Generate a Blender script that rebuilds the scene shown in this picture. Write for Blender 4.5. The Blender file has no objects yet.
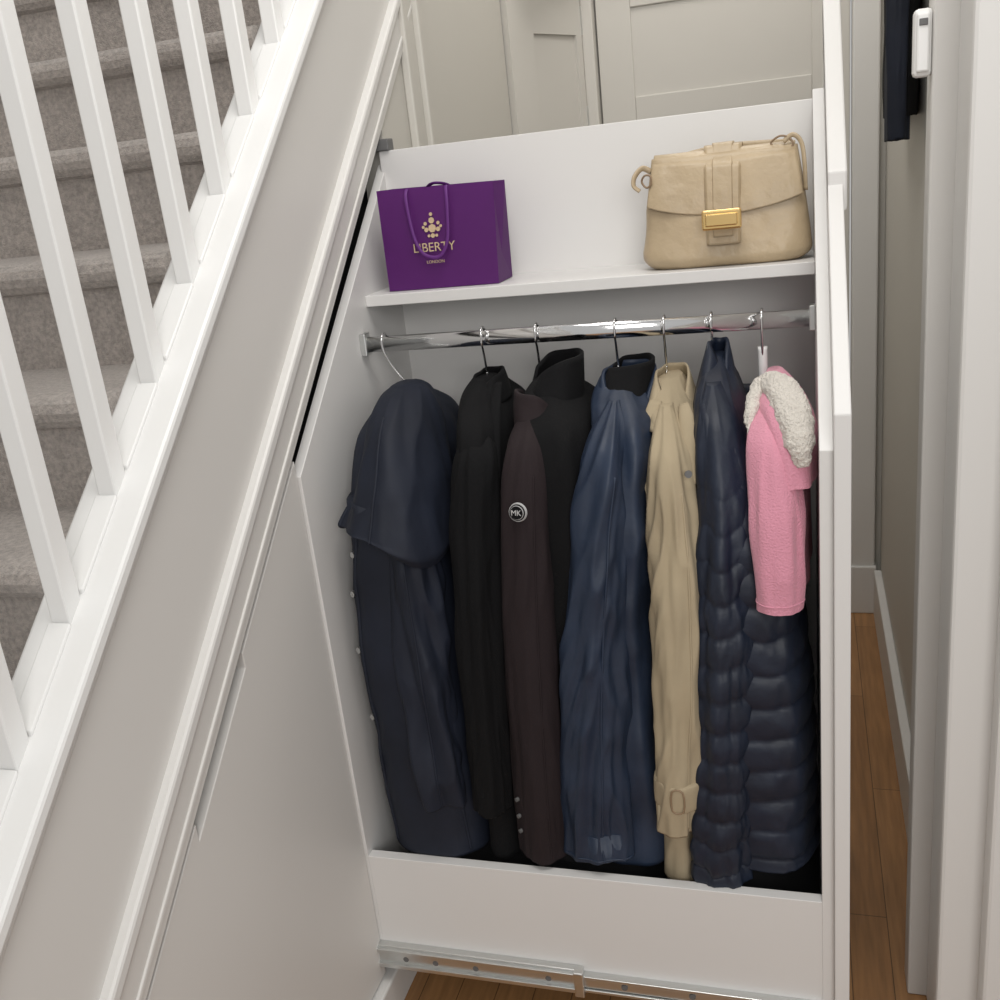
import bpy, bmesh, math
from mathutils import Vector, Matrix, noise

S = bpy.context.scene
S.view_settings.view_transform = 'Standard'
S.view_settings.exposure = 0.0
COL = S.collection

# ------------------------------------------------------------------ materials
def mat(name, col, rough=0.6, metal=0.0, bump=None, var=None, sheen=0.0, coat=0.0, spec=0.5):
    m = bpy.data.materials.new(name); m.use_nodes = True
    nt = m.node_tree; N = nt.nodes; L = nt.links
    b = N['Principled BSDF']
    b.inputs['Base Color'].default_value = (*col, 1)
    b.inputs['Roughness'].default_value = rough
    b.inputs['Metallic'].default_value = metal
    b.inputs['Sheen Weight'].default_value = sheen
    b.inputs['Coat Weight'].default_value = coat
    b.inputs['Specular IOR Level'].default_value = spec
    tc = N.new('ShaderNodeTexCoord')
    if var:
        sc, amt = var
        n = N.new('ShaderNodeTexNoise'); n.inputs['Scale'].default_value = sc; n.inputs['Detail'].default_value = 6
        L.new(tc.outputs['Object'], n.inputs['Vector'])
        r = N.new('ShaderNodeValToRGB')
        r.color_ramp.elements[0].position = .3; r.color_ramp.elements[1].position = .7
        r.color_ramp.elements[0].color = (*[c*(1-amt) for c in col], 1)
        r.color_ramp.elements[1].color = (*[min(1, c*(1+amt)) for c in col], 1)
        L.new(n.outputs['Fac'], r.inputs['Fac']); L.new(r.outputs['Color'], b.inputs['Base Color'])
    if bump:
        sc, st, dist = bump
        n2 = N.new('ShaderNodeTexNoise'); n2.inputs['Scale'].default_value = sc; n2.inputs['Detail'].default_value = 4
        L.new(tc.outputs['Object'], n2.inputs['Vector'])
        bp = N.new('ShaderNodeBump'); bp.inputs['Strength'].default_value = st; bp.inputs['Distance'].default_value = dist
        L.new(n2.outputs['Fac'], bp.inputs['Height']); L.new(bp.outputs['Normal'], b.inputs['Normal'])
    return m

M = {}
M['paint'] = mat('white_satin_paint', (.67, .66, .64), .45, bump=(60, .05, .002))
M['string'] = mat('greige_string_paint', (.65, .635, .61), .45, bump=(60, .05, .002))
M['bright'] = mat('bright_white_gloss_paint', (.78, .78, .77), .35, bump=(90, .08, .002))
M['unit'] = mat('white_melamine', (.71, .70, .685), .4)
M['wall'] = mat('warm_wall_paint', (.57, .55, .505), .6, bump=(80, .08, .002))
M['door'] = mat('door_paint', (.58, .56, .52), .5)
M['dark'] = mat('painted_gap_shade', (.012, .012, .012), .9)  # near-black colour stands in for the shade under the stairs
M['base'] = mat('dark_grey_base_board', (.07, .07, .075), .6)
M['carpet'] = mat('taupe_carpet', (.43, .385, .355), .95, bump=(420, .8, .005), var=(160, .25), sheen=.3)
M['chrome'] = mat('chrome', (.8, .8, .8), .12, 1.0)
M['steel'] = mat('zinc_steel', (.68, .69, .68), .32, 1.0)
M['gold'] = mat('brass_gold', (.83, .58, .25), .25, 1.0)
M['foil'] = mat('gold_foil_print', (.66, .50, .32), .4, .3)
M['navy'] = mat('navy_cotton', (.0085, .0120, .0235), .68, bump=(20, .3, .006), var=(10, .2), spec=.38)
M['black'] = mat('black_wool', (.0035, .0035, .0042), .9, bump=(300, .3, .003), spec=.25)
M['plum'] = mat('plum_softshell', (.018, .0115, .013), .85, bump=(300, .3, .002), spec=.3)
M['blue'] = mat('blue_waxed_cotton', (.017, .028, .054), .5, bump=(18, .4, .007), var=(14, .2), spec=.42)
M['beige'] = mat('beige_gabardine', (.39, .32, .215), .85, bump=(22, .25, .005), var=(12, .06), spec=.3)
M['puffer'] = mat('navy_nylon', (.008, .0135, .029), .5, bump=(30, .4, .005), var=(16, .2), spec=.45)
M['pink'] = mat('pink_knit', (.68, .29, .38), .9, bump=(320, .6, .004), sheen=.2)
M['fleece'] = mat('cream_fleece', (.76, .71, .64), .95, bump=(240, 1.0, .008), sheen=.3)
M['purple'] = mat('purple_card', (.17, .028, .235), .45)
M['purple_d'] = mat('purple_ribbon', (.11, .016, .17), .55)
M['leather'] = mat('tan_leather', (.43, .335, .215), .42, bump=(26, .5, .010), var=(10, .10))
M['leather_d'] = mat('tan_leather_edge', (.26, .18, .11), .5)
M['plastic'] = mat('white_plastic', (.80, .80, .79), .3)
M['grey'] = mat('grey_plastic', (.13, .13, .13), .5)
M['badge'] = mat('badge_white', (.5, .5, .5), .5)

def wood():
    m = bpy.data.materials.new('oak_floorboards'); m.use_nodes = True
    nt = m.node_tree; N = nt.nodes; L = nt.links; b = N['Principled BSDF']
    tc = N.new('ShaderNodeTexCoord'); mp = N.new('ShaderNodeMapping')
    mp.inputs['Rotation'].default_value = (0, 0, math.radians(90))
    L.new(tc.outputs['Object'], mp.inputs['Vector'])
    br = N.new('ShaderNodeTexBrick')
    br.inputs['Scale'].default_value = 1.0; br.inputs['Brick Width'].default_value = .9
    br.inputs['Row Height'].default_value = .075; br.inputs['Mortar Size'].default_value = .001
    br.inputs['Color1'].default_value = (.36, .19, .08, 1); br.inputs['Color2'].default_value = (.28, .14, .055, 1)
    br.inputs['Mortar'].default_value = (.10, .05, .02, 1)
    L.new(mp.outputs['Vector'], br.inputs['Vector'])
    mp2 = N.new('ShaderNodeMapping'); mp2.inputs['Scale'].default_value = (40, 3, 1)
    L.new(tc.outputs['Object'], mp2.inputs['Vector'])
    n = N.new('ShaderNodeTexNoise'); n.inputs['Scale'].default_value = 2; n.inputs['Detail'].default_value = 6
    L.new(mp2.outputs['Vector'], n.inputs['Vector'])
    mx = N.new('ShaderNodeMix'); mx.data_type = 'RGBA'; mx.blend_type = 'OVERLAY'; mx.inputs['Factor'].default_value = .5
    L.new(br.outputs['Color'], mx.inputs['A']); L.new(n.outputs['Fac'], mx.inputs['B'])
    L.new(mx.outputs['Result'], b.inputs['Base Color']); b.inputs['Roughness'].default_value = .33
    return m
M['wood'] = wood()

# ------------------------------------------------------------------ mesh helpers
class B:
    """collects geometry for one mesh object"""
    def __init__(s, name, parent=None):
        s.name = name; s.bm = bmesh.new(); s.mats = []; s.parent = parent; s.last = None
    def mi(s, m):
        if m not in s.mats: s.mats.append(m)
        return s.mats.index(m)
    def box(s, x0, x1, y0, y1, z0, z1, m, bev=0.0):
        return s.prism([(y0, z0), (y1, z0), (y1, z1), (y0, z1)], x0, x1, m, bev)
    def prism(s, yz, x0, x1, m, bev=0.0):
        bm = bmesh.new()
        a = [bm.verts.new((x0, y, z)) for y, z in yz]; b = [bm.verts.new((x1, y, z)) for y, z in yz]
        n = len(yz)
        bm.faces.new(a); bm.faces.new(list(reversed(b)))
        for i in range(n): bm.faces.new((a[i], b[i], b[(i+1) % n], a[(i+1) % n]))
        bmesh.ops.recalc_face_normals(bm, faces=bm.faces)
        if bev: bmesh.ops.bevel(bm, geom=bm.edges[:], offset=bev, segments=2, affect='EDGES', profile=.5)
        s.merge(bm, m); return s
    def merge(s, bm, m, smooth=False, mtx=None):
        if mtx: bmesh.ops.transform(bm, matrix=mtx, verts=bm.verts)
        k = s.mi(m)
        vm = {v: s.bm.verts.new(v.co) for v in bm.verts}
        for f in bm.faces:
            try:
                g = s.bm.faces.new([vm[v] for v in f.verts]); g.material_index = k; g.smooth = smooth or f.smooth
            except ValueError: pass
        bm.free()
    def tube(s, pts, r, m, seg=12, closed=False, sub=6, flat=1.0, disp=None):
        P = [Vector(p) for p in pts]
        R = r if isinstance(r, (list, tuple)) else [r]*len(P)
        Q = []; RR = []
        n = len(P)
        rng = n if closed else n-1
        for i in range(rng):
            p0 = P[(i-1) % n] if (closed or i > 0) else P[i]; p1 = P[i]; p2 = P[(i+1) % n]
            p3 = P[(i+2) % n] if (closed or i+2 < n) else p2
            for j in range(sub):
                t = j/sub
                Q.append(.5*((2*p1)+(p2-p0)*t+(2*p0-5*p1+4*p2-p3)*t*t+(3*p1-p0-3*p2+p3)*t**3))
                RR.append(R[i]*(1-t)+R[(i+1) % n]*t)
        if not closed: Q.append(P[-1]); RR.append(R[-1])
        bm = bmesh.new(); rings = []
        prev = None
        for i, q in enumerate(Q):
            if closed: T = (Q[(i+1) % len(Q)]-Q[i-1])
            else: T = Q[min(i+1, len(Q)-1)]-Q[max(i-1, 0)]
            T.normalize()
            if prev is None:
                a = T.cross(Vector((0, 1, 0)))
                if a.length < .1: a = T.cross(Vector((1, 0, 0)))
            else: a = prev - T*prev.dot(T)
            a.normalize(); prev = a; b = T.cross(a)
            ring = []
            for k in range(seg):
                an = 2*math.pi*k/seg
                o = a*math.cos(an)*RR[i]+b*math.sin(an)*RR[i]*flat
                p = q+o
                if disp: p = p + o.normalized()*disp(p)
                ring.append(bm.verts.new(p))
            rings.append(ring)
        nr = len(rings)
        for i in range(nr if closed else nr-1):
            A = rings[i]; C = rings[(i+1) % nr]
            for k in range(seg): bm.faces.new((A[k], A[(k+1) % seg], C[(k+1) % seg], C[k]))
        if not closed:
            bm.faces.new(rings[0]); bm.faces.new(list(reversed(rings[-1])))
        bmesh.ops.recalc_face_normals(bm, faces=bm.faces)
        s.merge(bm, m, True); return s
    def loft(s, keys, m, nseg=112, nring=150, fold=.008, wr=.0015, quilt=None, seed=0, ff=1.7, fz=1.3, skew=0.0, hem=.004, pw=2.0, oct2=.3, zf=None):
        """keys: (z,xc,yc,hx,hy) from top to bottom; soft draped folds"""
        bm = bmesh.new(); rings = []; nk = len(keys)
        def cr(a, b, c, d, t): return .5*((2*b)+(c-a)*t+(2*a-5*b+4*c-d)*t*t+(3*b-a-3*c+d)*t**3)
        def N(x, y, z): return noise.noise(Vector((x+seed*3.71, y-seed*1.93, z+seed*2.17)))
        for i in range(nring+1):
            u = i/nring*(nk-1); j = min(int(u), nk-2); t = u-j
            k0 = keys[max(j-1, 0)]; k1 = keys[j]; k2 = keys[j+1]; k3 = keys[min(j+2, nk-1)]
            z, xc, yc, hx, hy = [cr(k0[q], k1[q], k2[q], k3[q], t) for q in range(5)]
            hx = max(hx, .002); hy = max(hy, .002)
            grow = min(1, (i/nring)*2.2+.1)
            lim = min(1, hx/.03)
            pe = 2/(2+(pw-2)*min(1, i/nring*4))
            ring = []
            for k in range(nseg):
                an = 2*math.pi*k/nseg; an2 = an+skew*z*3
                c = math.cos(an); sn = math.sin(an); c2 = math.cos(an2); s2 = math.sin(an2)
                ex = math.copysign(abs(c)**pe, c); ey = math.copysign(abs(sn)**pe, sn)
                p = Vector((xc+ex*hx, yc+ey*hy, z))
                d = fold*grow*lim*(1.5*N(c2*ff, s2*ff, z*fz)+oct2*N(c2*ff*2.3, s2*ff*2.3, z*fz*1.8))
                cr_ = N(c*1.5+z*3, sn*1.5-z*2, z*7)
                d += wr*lim*(1.8*cr_+1.0*(1-3*abs(N(c*1.7-z*5, sn*1.7+z*6, z*5))))
                if quilt:
                    sp, am, zs = quilt
                    f_ = max(0, min(1, (zs-z)/.30))
                    ph = (z+.012*N(c*2, sn*2, z*3)+.004*math.sin(an*3))/sp*math.pi
                    d += f_*am*(abs(math.sin(ph))**.45-.65)+f_*am*.30*N(c*7, sn*7, z*40)
                zz = hem*N(c*1.6, sn*1.6, 0) if i > nring-3 else 0
                if zf: zz += zf(c, sn, i/nring)
                ring.append(bm.verts.new(p+Vector((c, sn, 0))*d+Vector((0, 0, zz))))
            rings.append(ring)
        s.last = [[v.co.copy() for v in r_] for r_ in rings]
        for i in range(nring):
            A = rings[i]; C = rings[i+1]
            for k in range(nseg): bm.faces.new((A[k], C[k], C[(k+1) % nseg], A[(k+1) % nseg]))
        last = rings[-1]; cen = sum((v.co for v in last), Vector())/nseg
        inn = [bm.verts.new(cen+(v.co-cen)*.93+Vector((0, 0, .004))) for v in last]
        inn2 = [bm.verts.new(cen+(v.co-cen)*.88+Vector((0, 0, .05))) for v in last]
        for k in range(nseg):
            k2 = (k+1) % nseg
            bm.faces.new((last[k], inn[k], inn[k2], last[k2])); bm.faces.new((inn[k], inn2[k], inn2[k2], inn[k2]))
        bm.faces.new(inn2); bm.faces.new(rings[0])
        bmesh.ops.recalc_face_normals(bm, faces=bm.faces)
        s.merge(bm, m, True); return s
    def seam(s, deg, z0, z1, r, m, n=14):
        """raised stitched edge following the last lofted surface at an angle"""
        R = s.last; k = int(round(deg/360*len(R[0]))) % len(R[0])
        line = [r_[k] for r_ in R if z1 <= r_[k].z <= z0]
        if len(line) < 4: return s
        st_ = max(1, len(line)//n)
        s.tube([p.copy() for p in line[::st_]]+[line[-1].copy()], r, m, 8, sub=4); return s
    def snap(s, deg, z, r, m, nrm):
        R = s.last; k = int(round(deg/360*len(R[0]))) % len(R[0])
        p = min((r_[k] for r_ in R), key=lambda q: abs(q.z-z))
        s.disc(p+Vector(nrm).normalized()*.002, nrm, r, .006, m, 16); return s
    def collar(s, c0, c1, r0, r1, m, gap=.6, face=math.pi*1.5, th=.006, n=56, rows=10, wob=.002, dip=.012):
        """collar band, open over 'gap' radians at angle 'face'"""
        bm = bmesh.new(); c0 = Vector(c0); c1 = Vector(c1)
        G = []
        for side in (0, 1):
            g = []
            for j in range(rows+1):
                t = j/rows; row = []
                for i in range(n+1):
                    an = face+gap/2+(2*math.pi-gap)*i/n
                    c = c0.lerp(c1, t); rx = r0[0]*(1-t)+r1[0]*t; ry = r0[1]*(1-t)+r1[1]*t
                    rx -= side*th; ry -= side*th
                    w = wob*noise.noise(Vector((math.cos(an)*1.5, math.sin(an)*1.5, t)))*2
                    e = abs(i/n*2-1)**4*dip*t
                    row.append(bm.verts.new(c+Vector((math.cos(an)*(rx+w), math.sin(an)*(ry+w), w-e))))
                g.append(row)
            G.append(g)
        for side in (0, 1):
            for j in range(rows):
                for i in range(n):
                    bm.faces.new((G[side][j][i], G[side][j][i+1], G[side][j+1][i+1], G[side][j+1][i]))
        for i in range(n):
            for j in (0, rows): bm.faces.new((G[0][j][i], G[0][j][i+1], G[1][j][i+1], G[1][j][i]))
        for j in range(rows):
            for i in (0, n): bm.faces.new((G[0][j][i], G[0][j+1][i], G[1][j+1][i], G[1][j][i]))
        bmesh.ops.recalc_face_normals(bm, faces=bm.faces)
        s.merge(bm, m, True); return s
    def disc(s, c, nrm, r, th, m, seg=32):
        bm = bmesh.new()
        bmesh.ops.create_cone(bm, cap_ends=True, segments=seg, radius1=r, radius2=r*.94, depth=th)
        q = Vector(nrm).to_track_quat('Z', 'Y')
        s.merge(bm, m, False, Matrix.Translation(c) @ q.to_matrix().to_4x4()); return s
    def done(s):
        me = bpy.data.meshes.new(s.name); s.bm.to_mesh(me); s.bm.free()
        for m in s.mats: me.materials.append(M[m])
        o = bpy.data.objects.new(s.name, me); COL.objects.link(o)
        if s.parent: o.parent = s.parent
        return o

def empty(name):
    e = bpy.data.objects.new(name, None); COL.objects.link(e); e.empty_display_size = .1; return e

def text(name, body, loc, size, m, parent, rot=(math.radians(90), 0, 0), ext=.0006):
    c = bpy.data.curves.new(name, 'FONT'); c.body = body; c.size = size; c.extrude = ext
    c.align_x = 'CENTER'; c.align_y = 'CENTER'; c.materials.append(M[m])
    o = bpy.data.objects.new(name, c); COL.objects.link(o); o.location = loc; o.rotation_euler = rot; o.parent = parent
    return o

# ------------------------------------------------------------------ layout constants (metres)
XW = -.795                       # plane of the stair side
def gz(y, off=0.0): return .883*y - .088 + off      # raking line of the cupboard tops
def rake(y0, y1, o0, o1): return [(y0, gz(y0, o0)), (y1, gz(y1, o0)), (y1, gz(y1, o1)), (y0, gz(y0, o1))]

# ------------------------------------------------------------------ room shell
B('floor').box(-1.8, 1.2, -1.0, 3.4, -.05, 0, 'wood').done()
B('wall_left').box(-1.9, -1.8, -.2, 3.4, 0, 3.2, 'wall').done()

w = B('wall_stair_side')
w.prism([(1.965, 0), (2.95, 0), (2.95, 3.2), (2.35, 3.2), (2.35, gz(2.35, .0)), (1.965, gz(1.965, 0))], XW-.05, XW, 'wall')
w.done()
def slab(b, p0, p1, th, z0, z1, m):
    p0 = Vector((p0[0], p0[1], 0)); p1 = Vector((p1[0], p1[1], 0)); d = (p1-p0); n = Vector((-d.y, d.x, 0)).normalized()*th
    bm = bmesh.new(); vs = []
    for z in (z0, z1):
        for q in (p0, p1, p1+n, p0+n): vs.append(bm.verts.new((q.x, q.y, z)))
    for f in ((0, 1, 2, 3), (7, 6, 5, 4), (0, 4, 5, 1), (1, 5, 6, 2), (2, 6, 7, 3), (3, 7, 4, 0)): bm.faces.new([vs[i] for i in f])
    bmesh.ops.recalc_face_normals(bm, faces=bm.faces)
    b.merge(bm, m)
d2 = B('door_2')
pa = Vector((-.785, 2.95)); pb = Vector((-.635, 3.30))
slab(d2, pa, pb, .04, 0, 2.1, 'door')
dd = (pb-pa); off = Vector((dd.y, -dd.x)).normalized()
def pp(t, o): q = pa+dd*t+off*o; return (q.x, q.y)
for t0, t1, z0, z1 in ((.0, .3, 0, 2.1), (.86, 1, 0, 2.1), (.3, .86, 1.9, 2.1), (.3, .86, .0, .2), (.3, .86, 1.0, 1.12)):
    slab(d2, pp(t0, .010), pp(t1, .010), .010, z0, z1, 'door')
for z in (.3, 1.62, 1.9): slab(d2, pp(.93, .016), pp(.97, .016), .006, z, z+.08, 'steel')
d2.done()
B('wall_corner').box(-.85, -.60, 2.95, 3.4, 2.1, 3.2, 'wall').done()

wf = B('wall_far')
wf.box(-1.8, -.66, 3.36, 3.46, 0, 3.2, 'wall')
wf.box(.2, .45, 3.3, 3.4, 0, 3.2, 'wall')
wf.box(-.66, .2, 3.34, 3.44, 2.1, 3.2, 'wall')
wf.done()
d1 = B('door_1')
d1.box(-.595, .135, 3.315, 3.355, .01, 2.08, 'door')
for x0, x1, z0, z1 in ((-.595, -.49, .01, 2.08), (.03, .135, .01, 2.08), (-.49, .03, 1.96, 2.08), (-.49, .03, .01, .22), (-.49, .03, 1.60, 1.71), (-.49, .03, .9, 1.04)):
    d1.box(x0, x1, 3.307, 3.316, z0, z1, 'door', .003)
d1.done()
t = B('trim_1')
t.box(-.635, -.6, 3.27, 3.345, 0, 2.12, 'door', .004)
t.box(.14, .215, 3.26, 3.345, 0, 2.12, 'paint', .006)
t.box(.135, .22, 3.25, 3.345, 0, .17, 'paint', .004)
t.box(-.635, .215, 3.27, 3.345, 2.085, 2.15, 'door', .004)
t.done()
t = B('trim_2')     # vertical architrave on the stair side wall
t.box(XW, XW+.018, 2.12, 2.15, 0, 3.2, 'wall', .004)
t.box(XW, XW+.010, 2.15, 2.20, 0, 3.2, 'wall', .003)
t.box(XW, XW+.022, 2.20, 2.225, 0, 3.2, 'wall', .004)
t.done()

B('wall_right').box(.235, .33, 1.64, 3.3, 0, 3.2, 'wall').done()
B('baseboard_right').prism([(1.66, 0), (3.25, 0), (3.25, .16), (1.66, .16)], .212, .235, 'paint', .004).done()
t = B('trim_3')     # door casing on the near right
t.box(.172, .34, 1.60, 1.66, 0, 3.2, 'string', .004)
t.box(.205, .26, 1.47, 1.60, 0, 3.2, 'paint', .004)
t.box(.20, .27, 1.44, 1.47, 0, 3.2, 'paint', .006)
t.box(.262, .6, 1.40, 1.60, 0, 3.2, 'paint', .006)
t.done()
e = B('entry_phone')
e.box(.148, .172, 1.602, 1.630, 1.605, 1.692, 'plastic', .006)
e.box(.151, .168, 1.597, 1.604, 1.611, 1.686, 'plastic', .003)
e.box(.154, .165, 1.595, 1.598, 1.670, 1.679, 'grey', .001)
e.done()

# dark jacket on a wall hook
j = B('dark_jacket')
j.loft([(2.15, .205, 2.45, .015, .05), (2.08, .20, 2.45, .025, .16), (1.9, .20, 2.45, .028, .19), (1.65, .20, 2.45, .028, .20), (1.56, .20, 2.45, .028, .20)], 'black', seed=11, fold=.008)
j.loft([(2.06, .19, 2.30, .015, .03), (1.98, .185, 2.28, .024, .04), (1.7, .182, 2.27, .024, .04), (1.515, .182, 2.27, .022, .036)], 'navy', seed=12, nseg=48, nring=60)
j.tube([(.24, 2.42, 2.13), (.22, 2.42, 2.12), (.20, 2.42, 2.17)], .006, 'steel')
j.done()

# ------------------------------------------------------------------ staircase
st = B('staircase')
prof = []
k0, k1 = -8, 9
prof.append((1.2755+.187*k0, 0))
for k in range(k0, k1+1):
    yn = 1.2755+.187*k; zn = 1.489+.165*k
    base = zn-.165
    if k == k0: base = 0
    prof.append((yn+.022, base+.002)); prof.append((yn+.022, zn-.048))
    prof += [(yn+.006, zn-.044), (yn-.003, zn-.034), (yn-.006, zn-.022), (yn-.002, zn-.010), (yn+.008, zn-.003), (yn+.022, zn)]
yl = 1.2755+.187*(k1+1)+.02
prof += [(yl, 1.489+.165*k1), (yl, 0)]
st.prism(prof, -1.795, -.872, 'carpet')
st.done()

sp = B('stair_string')
sp.prism(rake(.11, 2.34, .115, .40), XW-.03, XW, 'string')
sp.prism(rake(.11, 2.34, .35, .405), XW-.075, XW-.03, 'bright')
sp.prism(rake(.11, 2.34, .012, .100), XW-.03, XW+.008, 'string', .002)
sp.prism(rake(.11, 2.34, .096, .124), XW-.03, XW+.016, 'paint', .005)
sp.prism(rake(.11, 2.34, .030, .042), XW-.03, XW+.011, 'string', .002)
sp.prism(rake(.11, 2.34, .375, .402), XW-.03, XW+.008, 'paint', .004)
sp.done()
bl = B('stair_balustrade')
bl.prism(rake(.05, 2.34, .402, .428), XW-.078, XW+.022, 'bright', .005)
for k in range(-5, 13):
    y = .749+.1275*k
    if y < .1: continue
    b0 = gz(y, .42)
    bl.prism([(y-.0135, b0-.01-.012), (y+.0135, b0-.01+.012), (y+.0135, b0+.86), (y-.0135, b0+.84)], -.8435, -.8165, 'bright', .0025)
    bl.prism(rake(y+.016, y+.112, .426, .434), -.846, -.814, 'bright', .002)
bl.prism(rake(.05, 2.34, 1.26, 1.31), -.862, -.798, 'bright', .012)
bl.prism([(.02, 0), (.10, 0), (.10, 1.30), (.02, 1.30)], -.87, -.79, 'bright', .006)
bl.done()

fr = B('understair_drawer_front')
pts = [(.14, .09), (1.398, .09), (1.398, gz(1.398, -.012)), (1.15, gz(1.15, -.012)), (1.15, gz(1.15, -.036)), (.965, gz(.965, -.036)), (.965, gz(.965, -.010)), (.22, gz(.22, -.010)), (.14, .095)]
fr.prism(pts, XW-.022, XW, 'string', .0015)
fr.done()
B('understair_gap_shade').prism([(.12, 0), (1.99, 0), (1.99, gz(1.99, .1)), (.12, gz(.12, .1))], XW-.068, XW-.060, 'dark').done()  # added dark sheet: paints the interior darkness seen through the raking gap
B('baseboard_left').prism([(.12, 0), (1.96, 0), (1.96, .085), (.12, .085)], XW-.03, XW+.018, 'paint', .004).done()

# ------------------------------------------------------------------ pull-out wardrobe
PW = empty('pull_out_wardrobe')
Y0, Y1 = 1.40, 1.955
b = B('carcass', PW)
XL = -.808; XI = XL+.018
b.prism([(Y0, .13), (Y1, .13), (Y1, gz(Y1, -.058)), (Y0, gz(Y0, -.042))], XL, XI, 'unit', .001)
b.box(XI-.006, .018, 1.937, Y1, .13, 1.604, 'unit', .001)
b.prism([(Y0, .10), (Y1, .10), (Y1, 1.62), (Y0, 1.13)], .018, .037, 'unit', .001)
b.box(XI, .018, Y0, Y0+.02, .13, .361, 'unit', .001)
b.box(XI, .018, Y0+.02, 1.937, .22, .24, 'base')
b.done()
b = B('front_panel', PW)
rk = lambda y: 1.185+.9*(y-1.385)
b.prism([(1.385, .03), (2.04, .03), (2.04, rk(2.04)), (1.385, rk(1.385))], .037, .060, 'unit', .002)
b.prism([(1.70, rk(1.70)-.04), (2.04, rk(2.04)-.04), (2.04, rk(2.04)+.02), (1.70, rk(1.70)+.02)], .037, .066, 'unit', .003)
b.done()
b = B('hat_shelf', PW)
b.box(XI, .018, 1.757, 1.937, 1.327, 1.348, 'unit', .0015)
b.done()
b = B('hanging_rail', PW)
def oval_rail(bb, x0, x1, y, z, hy, hz, m):
    bm = bmesh.new(); A = []; C = []
    for i in range(40):
        an = 2*math.pi*i/40; A.append(bm.verts.new((x0, y+math.cos(an)*hy, z+math.sin(an)*hz))); C.append(bm.verts.new((x1, y+math.cos(an)*hy, z+math.sin(an)*hz)))
    for i in range(40): bm.faces.new((A[i], A[(i+1) % 40], C[(i+1) % 40], C[i]))
    bm.faces.new(A); bm.faces.new(list(reversed(C)))
    bmesh.ops.recalc_face_normals(bm, faces=bm.faces)
    for f in bm.faces: f.smooth = len(f.verts) == 4
    bb.merge(bm, m)
oval_rail(b, XI, .018, 1.715, 1.263, .0075, .0145, 'chrome')
b.box(XI, XI+.012, 1.703, 1.727, 1.243, 1.285, 'steel', .002)
b.box(.008, .018, 1.703, 1.727, 1.243, 1.285, 'steel', .002)
b.done()
b = B('drawer_runner', PW)
b.box(-.80, -.395, 1.385, 1.40, .118, .168, 'steel', .002)
b.box(-.80, -.395, 1.378, 1.386, .122, .131, 'steel', .001)
b.box(-.80, -.395, 1.378, 1.386, .155, .164, 'steel', .001)
b.box(-.80, .016, 1.388, 1.398, .128, .152, 'steel', .002)
b.box(-.395, .016, 1.384, 1.40, .121, .127, 'steel', .001)
b.box(-.395, .016, 1.384, 1.40, .150, .156, 'steel', .001)
b.box(-.41, -.392, 1.375, 1.388, .116, .170, 'steel', .002)
for x in (-.74, -.68, -.60, -.46, -.32, -.2, -.08):
    b.disc((x, 1.386 if x < -.4 else 1.387, .141), (0, -1, 0), .006, .003, 'grey', 16)
b.done()
b = B('gap_cap', PW); b.box(-.808, -.772, 1.930, 1.960, 1.604, 1.626, 'grey', .002); b.done()

# ------------------------------------------------------------------ hangers
def hanger(x, neckz, m='chrome', xo=0.0, half=.19, r=.0022, yc=1.715):
    h = B('coat_hanger')
    zr = 1.263+.0145
    h.tube([(x-.004, yc+.014, zr-.014), (x, yc+.011, zr), (x, yc, zr+.004), (x, yc-.011, zr-.001), (x, yc-.012, zr-.022), (x+xo*.3, yc-.006, neckz+.035), (x+xo, yc, neckz)], r, 'chrome', 10)
    R = r if m == 'chrome' else .008
    h.tube([(x+xo, yc, neckz+(.045 if m != 'chrome' else 0)), (x+xo, yc, neckz-.01)], R, m, 10)
    h.tube([(x+xo, yc, neckz-.01), (x+xo, yc-half*.5, neckz-.04), (x+xo, yc-half*.8, neckz-.075), (x+xo, yc-half*.82, neckz-.09), (x+xo, yc, neckz-.095), (x+xo, yc+half*.82, neckz-.09), (x+xo, yc+half*.8, neckz-.075), (x+xo, yc+half*.5, neckz-.04)], R, m, 10, closed=True)
    return h.done()

# ------------------------------------------------------------------ coats
# 1 navy hooded parka: body, near sleeve, draped hood, placket with snaps
c = B('navy_hooded_raincoat')
bk = [(1.175, -.712, 1.70, .022, .04), (1.155, -.705, 1.68, .040, .11), (1.11, -.696, 1.665, .058, .165), (1.0, -.690, 1.645, .074, .19), (.85, -.686, 1.635, .088, .20), (.6, -.680, 1.632, .098, .205), (.362, -.670, 1.630, .104, .205)]
c.loft(bk, 'navy', fold=.006, wr=.0025, seed=31, pw=4.0)
for z in (.94, .87, .77, .63): c.snap(232, z, .0058, 'steel', (-.5, -1, .1))
c.seam(238, .98, .37, .0035, 'navy')
c.seam(300, .80, .37, .0030, 'navy')
c.loft([(1.12, -.685, 1.56, .02, .03), (1.06, -.668, 1.51, .042, .05), (.9, -.655, 1.472, .050, .052), (.74, -.648, 1.456, .049, .050), (.60, -.644, 1.444, .047, .045), (.475, -.640, 1.440, .044, .040)], 'navy', seed=2, fold=.009, wr=.0045, skew=.5)
c.seam(285, 1.0, .48, .0022, 'navy')
c.loft([(1.12, -.69, 1.80, .02, .03), (1.05, -.69, 1.84, .045, .045), (.8, -.69, 1.86, .05, .045), (.5, -.69, 1.86, .045, .04)], 'navy', seed=3, nseg=48, nring=60)
hz = lambda c_, s_, t_: (t_**1.5)*(-.040*c_+.022*math.sin(3*math.atan2(s_, c_)+.6)*max(0, t_-.4))
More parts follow.
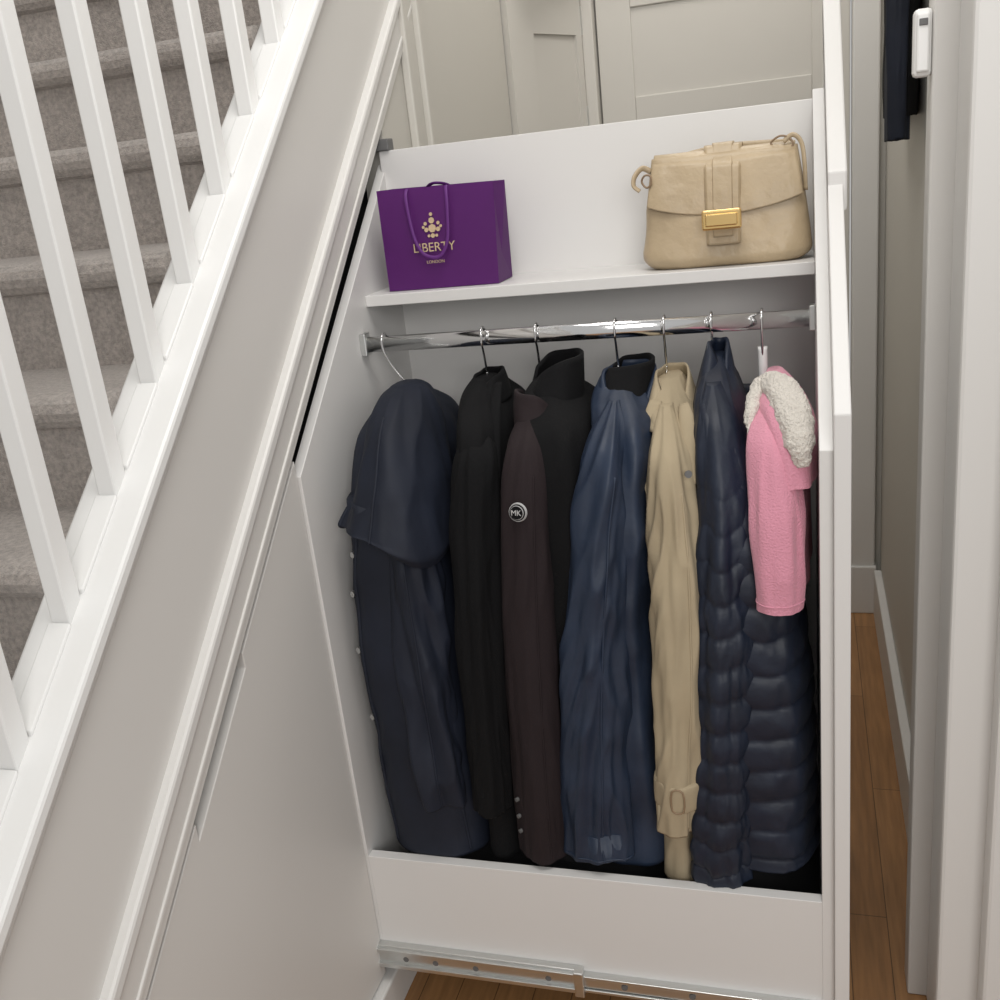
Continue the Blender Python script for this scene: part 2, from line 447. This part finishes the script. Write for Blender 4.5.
c.loft([(1.200, -.690, 1.66, .018, .03), (1.186, -.684, 1.64, .038, .07), (1.14, -.674, 1.60, .054, .11), (1.08, -.668, 1.555, .068, .118), (1.04, -.670, 1.530, .077, .112), (1.01, -.672, 1.515, .084, .110), (.990, -.674, 1.508, .089, .110), (.980, -.674, 1.506, .090, .111), (.974, -.674, 1.508, .085, .104)], 'navy', seed=34, fold=.010, wr=.004, skew=.8, hem=0, zf=hz)
c.seam(205, 1.16, .985, .004, 'navy')
c.seam(262, 1.17, .985, .0025, 'navy')
c.done()
hanger(-.745, 1.19, xo=.03)

# 2 black wool coat
c = B('black_wool_coat')
c.loft([(1.195, -.553, 1.70, .02, .035), (1.17, -.55, 1.69, .032, .10), (1.12, -.533, 1.67, .042, .16), (1.0, -.530, 1.66, .045, .185), (.75, -.535, 1.655, .042, .195), (.355, -.536, 1.64, .043, .20)], 'black', seed=5, fold=.006, pw=2.8)
c.loft([(1.13, -.53, 1.56, .02, .03), (1.08, -.525, 1.52, .038, .045), (.9, -.535, 1.485, .040, .045), (.65, -.543, 1.46, .037, .04), (.46, -.548, 1.452, .034, .036)], 'black', seed=6, wr=.002)
c.loft([(1.13, -.535, 1.80, .02, .03), (1.05, -.535, 1.85, .034, .045), (.5, -.54, 1.86, .03, .04)], 'black', seed=7, nseg=48, nring=60)
c.collar((-.545, 1.68, 1.160), (-.545, 1.70, 1.205), (.042, .08), (.028, .045), 'black', gap=1.0, face=math.pi*1.35, dip=.02)
c.tube([(-.518, 1.66, 1.19), (-.508, 1.58, 1.14), (-.503, 1.53, 1.06), (-.506, 1.50, .98)], [.008, .014, .014, .004], 'black', 10, flat=.5)
c.done()
hanger(-.553, 1.20)

# 3 black coat with plum sleeve and badge
c = B('softshell_jacket')
c.loft([(1.195, -.43, 1.70, .025, .04), (1.17, -.422, 1.68, .046, .10), (1.12, -.396, 1.66, .056, .16), (1.0, -.388, 1.655, .060, .185), (.75, -.400, 1.655, .062, .195), (.358, -.422, 1.64, .060, .20)], 'black', seed=8, fold=.006, pw=2.8)
c.loft([(1.165, -.440, 1.60, .012, .03), (1.11, -.436, 1.535, .036, .05), (1.0, -.440, 1.50, .043, .05), (.8, -.450, 1.475, .046, .045), (.55, -.456, 1.455, .045, .042), (.375, -.458, 1.448, .042, .038)], 'plum', seed=9, wr=.0015, fold=.005)
c.seam(300, 1.08, .38, .0018, 'plum')
for z in (.43, .46, .49): c.snap(215, z, .004, 'grey', (-.7, -1, 0))
c.loft([(1.13, -.41, 1.80, .02, .03), (1.05, -.41, 1.85, .034, .045), (.5, -.43, 1.86, .03, .04)], 'plum', seed=10, nseg=48, nring=60)
c.collar((-.415, 1.66, 1.150), (-.408, 1.68, 1.232), (.050, .085), (.044, .055), 'black', gap=.7, face=math.pi*1.15, dip=.03)
c.collar((-.432, 1.63, 1.13), (-.434, 1.63, 1.19), (.046, .10), (.040, .07), 'plum', gap=3.4, face=math.pi*.30, dip=.03)
o = c.done()
bd = B('badge', o)
bn = (-.15, -1, .12)
bd.disc((-.441, 1.445, 1.026), bn, .0158, .004, 'badge', 40)
bd.disc((-.4412, 1.4432, 1.0263), bn, .0142, .004, 'black', 40)
bd.disc((-.4414, 1.4415, 1.0266), bn, .0122, .0035, 'badge', 40)
bd.disc((-.4416, 1.4402, 1.0268), bn, .0113, .0035, 'black', 40)
bd.done()
text('badge_letters', 'MK', (-.4420, 1.4378, 1.027), .0125, 'badge', o, (math.radians(83), 0, math.radians(-8)))
hanger(-.453, 1.205)

# 4 blue waxed coat
c = B('blue_waxed_coat')
c.loft([(1.195, -.305, 1.70, .025, .04), (1.17, -.298, 1.685, .042, .10), (1.12, -.280, 1.665, .052, .16), (1.0, -.280, 1.655, .056, .185), (.75, -.298, 1.655, .062, .195), (.362, -.302, 1.64, .078, .20)], 'blue', seed=13, fold=.010, wr=.004, pw=2.8)
c.loft([(1.17, -.298, 1.60, .012, .03), (1.11, -.300, 1.53, .038, .055), (.97, -.318, 1.49, .047, .054), (.8, -.336, 1.468, .050, .050), (.6, -.352, 1.452, .053, .046), (.43, -.364, 1.447, .055, .042), (.387, -.365, 1.445, .056, .041)], 'blue', seed=14, wr=.0045, fold=.009, skew=-.4)
c.seam(295, 1.08, .39, .0022, 'blue')
R_ = c.last[-8]; c.tube([p.copy() for p in R_[::4]], .0016, 'blue', 6, closed=True, sub=2)
c.loft([(1.13, -.29, 1.80, .02, .03), (1.05, -.29, 1.85, .04, .045), (.5, -.31, 1.86, .04, .04)], 'blue', seed=15, nseg=48, nring=60)
c.collar((-.290, 1.67, 1.16), (-.283, 1.69, 1.215), (.046, .08), (.040, .055), 'black', gap=.5, face=math.pi)
c.collar((-.290, 1.64, 1.13), (-.285, 1.67, 1.205), (.058, .115), (.046, .075), 'blue', gap=1.4, face=math.pi*1.55, dip=.04)
c.done()
hanger(-.312, 1.20)

# 5 beige trench
c = B('beige_trench_coat')
c.loft([(1.185, -.222, 1.70, .02, .04), (1.16, -.218, 1.69, .030, .10), (1.11, -.202, 1.67, .038, .15), (1.0, -.196, 1.66, .041, .18), (.75, -.198, 1.655, .044, .19), (.55, -.208, 1.65, .041, .195), (.338, -.216, 1.635, .036, .200)], 'beige', seed=16, fold=.006, wr=.003, pw=2.8)
c.loft([(1.16, -.215, 1.60, .010, .03), (1.09, -.206, 1.535, .032, .05), (.97, -.198, 1.495, .040, .050), (.8, -.197, 1.47, .042, .048), (.62, -.205, 1.452, .040, .044), (.46, -.212, 1.447, .037, .040)], 'beige', seed=17, wr=.004, fold=.006, skew=.4)
c.seam(300, 1.05, .47, .0018, 'beige')
c.loft([(.560, -.2085, 1.447, .0395, .043), (.553, -.2085, 1.447, .0435, .047), (.515, -.210, 1.447, .0425, .046), (.508, -.210, 1.447, .0385, .042)], 'beige', seed=17, nring=24, wr=.0005, fold=.002)
c.loft([(1.12, -.21, 1.80, .02, .03), (1.05, -.21, 1.85, .03, .04), (.5, -.215, 1.86, .028, .04)], 'beige', seed=18, nseg=48, nring=60)
c.collar((-.210, 1.64, 1.125), (-.212, 1.67, 1.198), (.048, .115), (.028, .06), 'beige', gap=1.0, face=math.pi*1.6, th=.004, dip=.05)
c.tube([(-.232, 1.59, 1.165), (-.240, 1.545, 1.10), (-.236, 1.50, 1.02)], [.010, .022, .003], 'beige', 12, flat=.3)
c.tube([(-.186, 1.58, 1.160), (-.174, 1.535, 1.11), (-.170, 1.50, 1.05)], [.008, .020, .006], 'beige', 12, flat=.4)
c.disc((-.172, 1.475, 1.075), (.2, -1, .1), .006, .004, 'grey', 20)
c.tube([(-.216, 1.398, .516), (-.198, 1.398, .516), (-.198, 1.398, .553), (-.216, 1.398, .553)], .0016, 'leather_d', 8, closed=True, sub=3)
c.done()
hanger(-.228, 1.195)

# 6 quilted navy puffer
c = B('quilted_puffer_coat')
c.loft([(1.215, -.140, 1.70, .014, .03), (1.19, -.138, 1.68, .026, .08), (1.14, -.130, 1.66, .038, .15), (1.0, -.098, 1.65, .056, .185), (.8, -.082, 1.64, .078, .200), (.6, -.078, 1.63, .088, .20), (.385, -.078, 1.628, .091, .20)], 'puffer', seed=19, fold=.008, quilt=(.058, .008, 1.15), nring=280, wr=.002, pw=3.0)
c.loft([(1.19, -.140, 1.60, .012, .03), (1.13, -.132, 1.545, .036, .05), (1.0, -.125, 1.505, .046, .052), (.85, -.128, 1.475, .050, .050), (.6, -.138, 1.455, .048, .046), (.40, -.147, 1.450, .047, .042), (.362, -.147, 1.450, .046, .040)], 'puffer', seed=20, nring=260, quilt=(.055, .007, 1.12), wr=.002, fold=.007, hem=.002)
c.loft([(1.13, -.11, 1.80, .02, .03), (1.05, -.10, 1.85, .04, .045), (.5, -.10, 1.86, .04, .04)], 'puffer', seed=21, nseg=48, nring=60)
c.collar((-.138, 1.65, 1.145), (-.136, 1.69, 1.238), (.040, .10), (.018, .035), 'puffer', gap=.5, face=math.pi*1.6, dip=.03)
c.done()
hanger(-.149, 1.235)

# 7 pink child's jacket with fleece hood
c = B('pink_childs_jacket')
c.loft([(1.17, -.050, 1.70, .02, .04), (1.145, -.048, 1.69, .03, .09), (1.10, -.036, 1.67, .038, .13), (.98, -.034, 1.66, .040, .15), (.86, -.034, 1.66, .040, .15)], 'pink', seed=22, fold=.005)
c.loft([(1.165, -.055, 1.55, .014, .03), (1.12, -.050, 1.50, .035, .045), (1.03, -.044, 1.468, .040, .045), (.95, -.042, 1.45, .036, .04), (.90, -.041, 1.443, .033, .036), (.872, -.041, 1.441, .032, .035)], 'pink', seed=23, wr=.002, fold=.003, hem=.002, oct2=.1)
R_ = c.last[-18]; c.tube([p.copy() for p in R_[::4]], .0012, 'pink', 6, closed=True, sub=2)
c.loft([(1.13, -.045, 1.80, .02, .03), (1.05, -.04, 1.83, .034, .04), (.88, -.04, 1.84, .03, .035)], 'pink', seed=24, nseg=48, nring=60)
c.loft([(1.200, -.045, 1.62, .012, .03), (1.17, -.038, 1.58, .036, .08), (1.12, -.024, 1.55, .040, .10), (1.06, -.018, 1.52, .034, .085)], 'pink', seed=25, fold=.004)
def fl(p): return .003*noise.noise(p*60)+.0025*noise.noise(p*190)
c.tube([(-.080, 1.50, 1.128), (-.080, 1.52, 1.155), (-.062, 1.570, 1.188), (-.036, 1.545, 1.184), (-.016, 1.49, 1.154), (-.008, 1.455, 1.120), (-.004, 1.445, 1.092)], [.004, .009, .015, .026, .027, .020, .006], 'fleece', 48, sub=20, disp=fl)
c.done()
hanger(-.067, 1.175, 'plastic', half=.14)

# ------------------------------------------------------------------ purple gift bag
g = B('purple_gift_bag')
bm = bmesh.new()
zb = 1.349
bx0, bx1, tx0, tx1 = -.752, -.535, -.754, -.528
by0, by1 = 1.79, 1.885
f0, f1 = 1.797, 1.872
V = [bm.verts.new(p) for p in ((bx0, by0, zb), (bx1, by0, zb), (bx1, by1, zb), (bx0, by1, zb), (tx0, f0, zb+.183), (tx1, f0, zb+.178), (tx1, f1, zb+.178), (tx0, f1, zb+.183))]
sb = bm.verts.new((bx1, (by0+by1)/2, zb)); stp = bm.verts.new((tx1-.014, (f0+f1)/2, zb+.178)); slo = bm.verts.new((bx1-.002, (by0+by1)/2, zb+.05))
tb = bm.verts.new((bx0+.012, (by0+by1)/2, zb+.183))
for f in ((V[0], V[1], V[5], V[4]), (V[2], V[3], V[7], V[6]), (V[0], V[3], V[2], V[1]), (V[1], sb, slo), (sb, V[2], slo), (V[1], slo, stp, V[5]), (slo, V[2], V[6], stp), (V[3], V[0], V[4], tb), (V[3], tb, V[7])):
    bm.faces.new(f)
r = bmesh.ops.solidify(bm, geom=bm.faces[:], thickness=.0012)
g.merge(bm, 'purple')
g.tube([(-.694, 1.797, zb+.180), (-.694, 1.786, zb+.165), (-.690, 1.783, zb+.12), (-.683, 1.782, zb+.085), (-.668, 1.781, zb+.062), (-.640, 1.781, zb+.058), (-.622, 1.782, zb+.085), (-.616, 1.784, zb+.14), (-.616, 1.788, zb+.168), (-.618, 1.797, zb+.180)], .0035, 'purple_d', 8, flat=.4)
g.tube([(-.680, 1.870, zb+.165), (-.676, 1.862, zb+.180), (-.655, 1.845, zb+.186), (-.635, 1.86, zb+.180), (-.630, 1.87, zb+.165)], .0035, 'purple_d', 8, flat=.5)
for dx, dz, rr in ((0, .122, .006), (0, .108, .008), (-.0115, .106, .0045), (.0115, .106, .0045), (-.0125, .117, .0035), (.0125, .117, .0035), (0, .133, .0035), (0, .095, .0045), (-.0075, .095, .003), (.0075, .095, .003), (-.017, .111, .003), (.017, .111, .003)):
    g.disc((-.652+dx, 1.7875+.007*dz/.185, zb+dz), (0, -1, .04), rr, .0012, 'foil', 7)
go = g.done()
text('bag_letters', 'LIBERTY', (-.652, 1.7895, zb+.074), .023, 'foil', go, (math.radians(88), 0, 0), .0004)
text('bag_letters_small', 'LONDON', (-.652, 1.7890, zb+.048), .008, 'foil', go, (math.radians(88), 0, 0), .0004)

# ------------------------------------------------------------------ tan leather handbag
h = B('leather_handbag')
zb = 1.349
def bagshape(z):
    t = min(1.0, max(0.0, (z-zb)/.185))
    hw = .143-.022*t**1.3
    if t < .12: hw -= .020*(1-t/.12)**2
    hd = .050*(1-t)**.6*.75+.013
    if t < .1: hd -= .015*(1-t/.1)**2
    return hw, hd
bm = bmesh.new(); rings = []
nr, ns = 50, 120
for i in range(nr+1):
    t = i/nr; z = zb+.185*t; hw, hd = bagshape(z); ring = []
    for k in range(ns):
        an = 2*math.pi*k/ns; c_ = math.cos(an); s_ = math.sin(an)
        x = math.copysign(abs(c_)**.45, c_)*hw; y = math.copysign(abs(s_)**.7, s_)*hd
        p = Vector((-.129+x, 1.83+y+.01*t, z))
        n_ = noise.noise(Vector((p.x*16, z*20, y*10)))
        p += Vector((c_, s_, 0))*(.003*(1-2*abs(n_))*(.3+.7*(1-t)))
        ring.append(bm.verts.new(p))
    rings.append(ring)
for i in range(nr):
    for k in range(ns): bm.faces.new((rings[i][k], rings[i][(k+1) % ns], rings[i+1][(k+1) % ns], rings[i+1][k]))
bm.faces.new(rings[0]); bm.faces.new(rings[-1]); bmesh.ops.recalc_face_normals(bm, faces=bm.faces)
h.merge(bm, 'leather', True)
def flap(hh, xc, wtop, wbot, zdrop, lift, m, wav=.003, curve=.0, seed=0, back=.02):
    bm = bmesh.new(); G = []
    nu, nv = 60, 44
    for side in (0, 1):
        g_ = []
        for j in range(nv+1):
            v = j/nv; row = []
            for i in range(nu+1):
                u = i/nu*2-1
                if v < .2:
                    tt = v/.2; z = zb+.185+.006*math.sin(tt*math.pi)+lift; y = 1.84+back-(back+.012)*tt
                    w_ = wtop
                else:
                    tt = (v-.2)/.8; z = zb+.185-(zdrop-curve*(abs(u)**2))*tt
                    hw, hd = bagshape(z); y = 1.83+.01*(z-zb)/.185-hd-.004-lift
                    if tt < .15: y = y*(tt/.15)+(1.828)*(1-tt/.15)
                    w_ = wtop*(1-tt)+wbot*tt
                x = xc+u*w_
                edge = max(0, abs(u)-.85)/.15
                y += edge*.006
                n_ = noise.noise(Vector((x*16+seed, z*18, seed)))
                y += wav*n_ + side*.003
                row.append(bm.verts.new((x, y, z)))
            g_.append(row)
        G.append(g_)
    for side in (0, 1):
        for j in range(nv):
            for i in range(nu): bm.faces.new((G[side][j][i], G[side][j][i+1], G[side][j+1][i+1], G[side][j+1][i]))
    for i in range(nu): bm.faces.new((G[0][nv][i], G[0][nv][i+1], G[1][nv][i+1], G[1][nv][i]))
    for j in range(nv):
        for i in (0, nu): bm.faces.new((G[0][j][i], G[0][j+1][i], G[1][j+1][i], G[1][j][i]))
    bmesh.ops.recalc_face_normals(bm, faces=bm.faces)
    hh.merge(bm, m, True)
flap(h, -.129, .118, .130, .100, 0, 'leather', .004, .022, 1)
flap(h, -.129, .032, .028, .148, .007, 'leather', .001, 0, 2)
flap(h, -.129, .018, .018, .135, .010, 'leather', .001, 0, 2)
h.box(-.161, -.097, 1.744, 1.760, zb+.064, zb+.096, 'gold', .003)
h.box(-.155, -.103, 1.740, 1.746, zb+.070, zb+.090, 'gold', .002)
h.tube([(-.252, 1.83, zb+.165), (-.266, 1.825, zb+.172), (-.278, 1.815, zb+.160), (-.280, 1.81, zb+.145), (-.270, 1.81, zb+.135)], .005, 'leather', 10, flat=.6)
h.tube([(-.266, 1.812, zb+.150), (-.260, 1.808, zb+.160), (-.250, 1.806, zb+.158), (-.250, 1.806, zb+.145), (-.258, 1.808, zb+.140)], .0018, 'leather_d', 8, closed=True)
h.tube([(-.03, 1.83, zb+.19), (-.015, 1.83, zb+.200), (-.002, 1.825, zb+.188), (.003, 1.82, zb+.16), (.005, 1.82, zb+.11)], .004, 'leather', 10, flat=.6)
h.tube([(-.05, 1.835, zb+.190), (-.035, 1.83, zb+.200), (-.02, 1.83, zb+.195), (-.015, 1.83, zb+.183), (-.035, 1.83, zb+.180)], .0018, 'leather_d', 8, closed=True)
h.tube([(-.25, 1.86, zb+.165), (-.2, 1.865, zb+.183), (-.13, 1.87, zb+.192), (-.05, 1.865, zb+.190), (-.02, 1.85, zb+.187)], .006, 'leather', 10, flat=.5)
h.done()

# ------------------------------------------------------------------ lights
W = bpy.data.worlds.new('world'); S.world = W; W.use_nodes = True
W.node_tree.nodes['Background'].inputs['Color'].default_value = (.99, .985, .975, 1)
W.node_tree.nodes['Background'].inputs['Strength'].default_value = .50
def area(name, loc, target, size, power, col):
    l = bpy.data.lights.new(name, 'AREA'); l.size = size; l.energy = power; l.color = col; l.shape = 'SQUARE'
    o = bpy.data.objects.new(name, l); COL.objects.link(o); o.location = loc
    o.rotation_euler = (Vector(target)-Vector(loc)).to_track_quat('-Z', 'Y').to_euler(); return o
area('window_light', (.9, -1.8, 2.3), (-.4, 1.7, .8), 1.5, 46, (1, .98, .955))
area('overhead_fill', (-.2, 1.0, 3.0), (-.4, 1.6, .8), .9, 18, (1, .97, .93))  # added soft fill from above, not a known ceiling lamp
area('hall_fill', (-.2, 2.75, 2.9), (-.2, 2.9, .8), .6, 8, (1, .96, .90))  # added fill that brightens the far doors; no lamp known there

# ------------------------------------------------------------------ camera
cam = bpy.data.cameras.new('camera'); cam.sensor_width = 36; cam.lens = 36; cam.clip_start = .02
co = bpy.data.objects.new('camera', cam); COL.objects.link(co)
R = Matrix(((.9562, .0108, .2927), (.2728, .3315, -.9033), (-.1069, .9432, .3144)))
co.matrix_world = Matrix.Translation((0, 0, 1.55)) @ R.to_quaternion().normalized().to_matrix().to_4x4()
S.camera = co
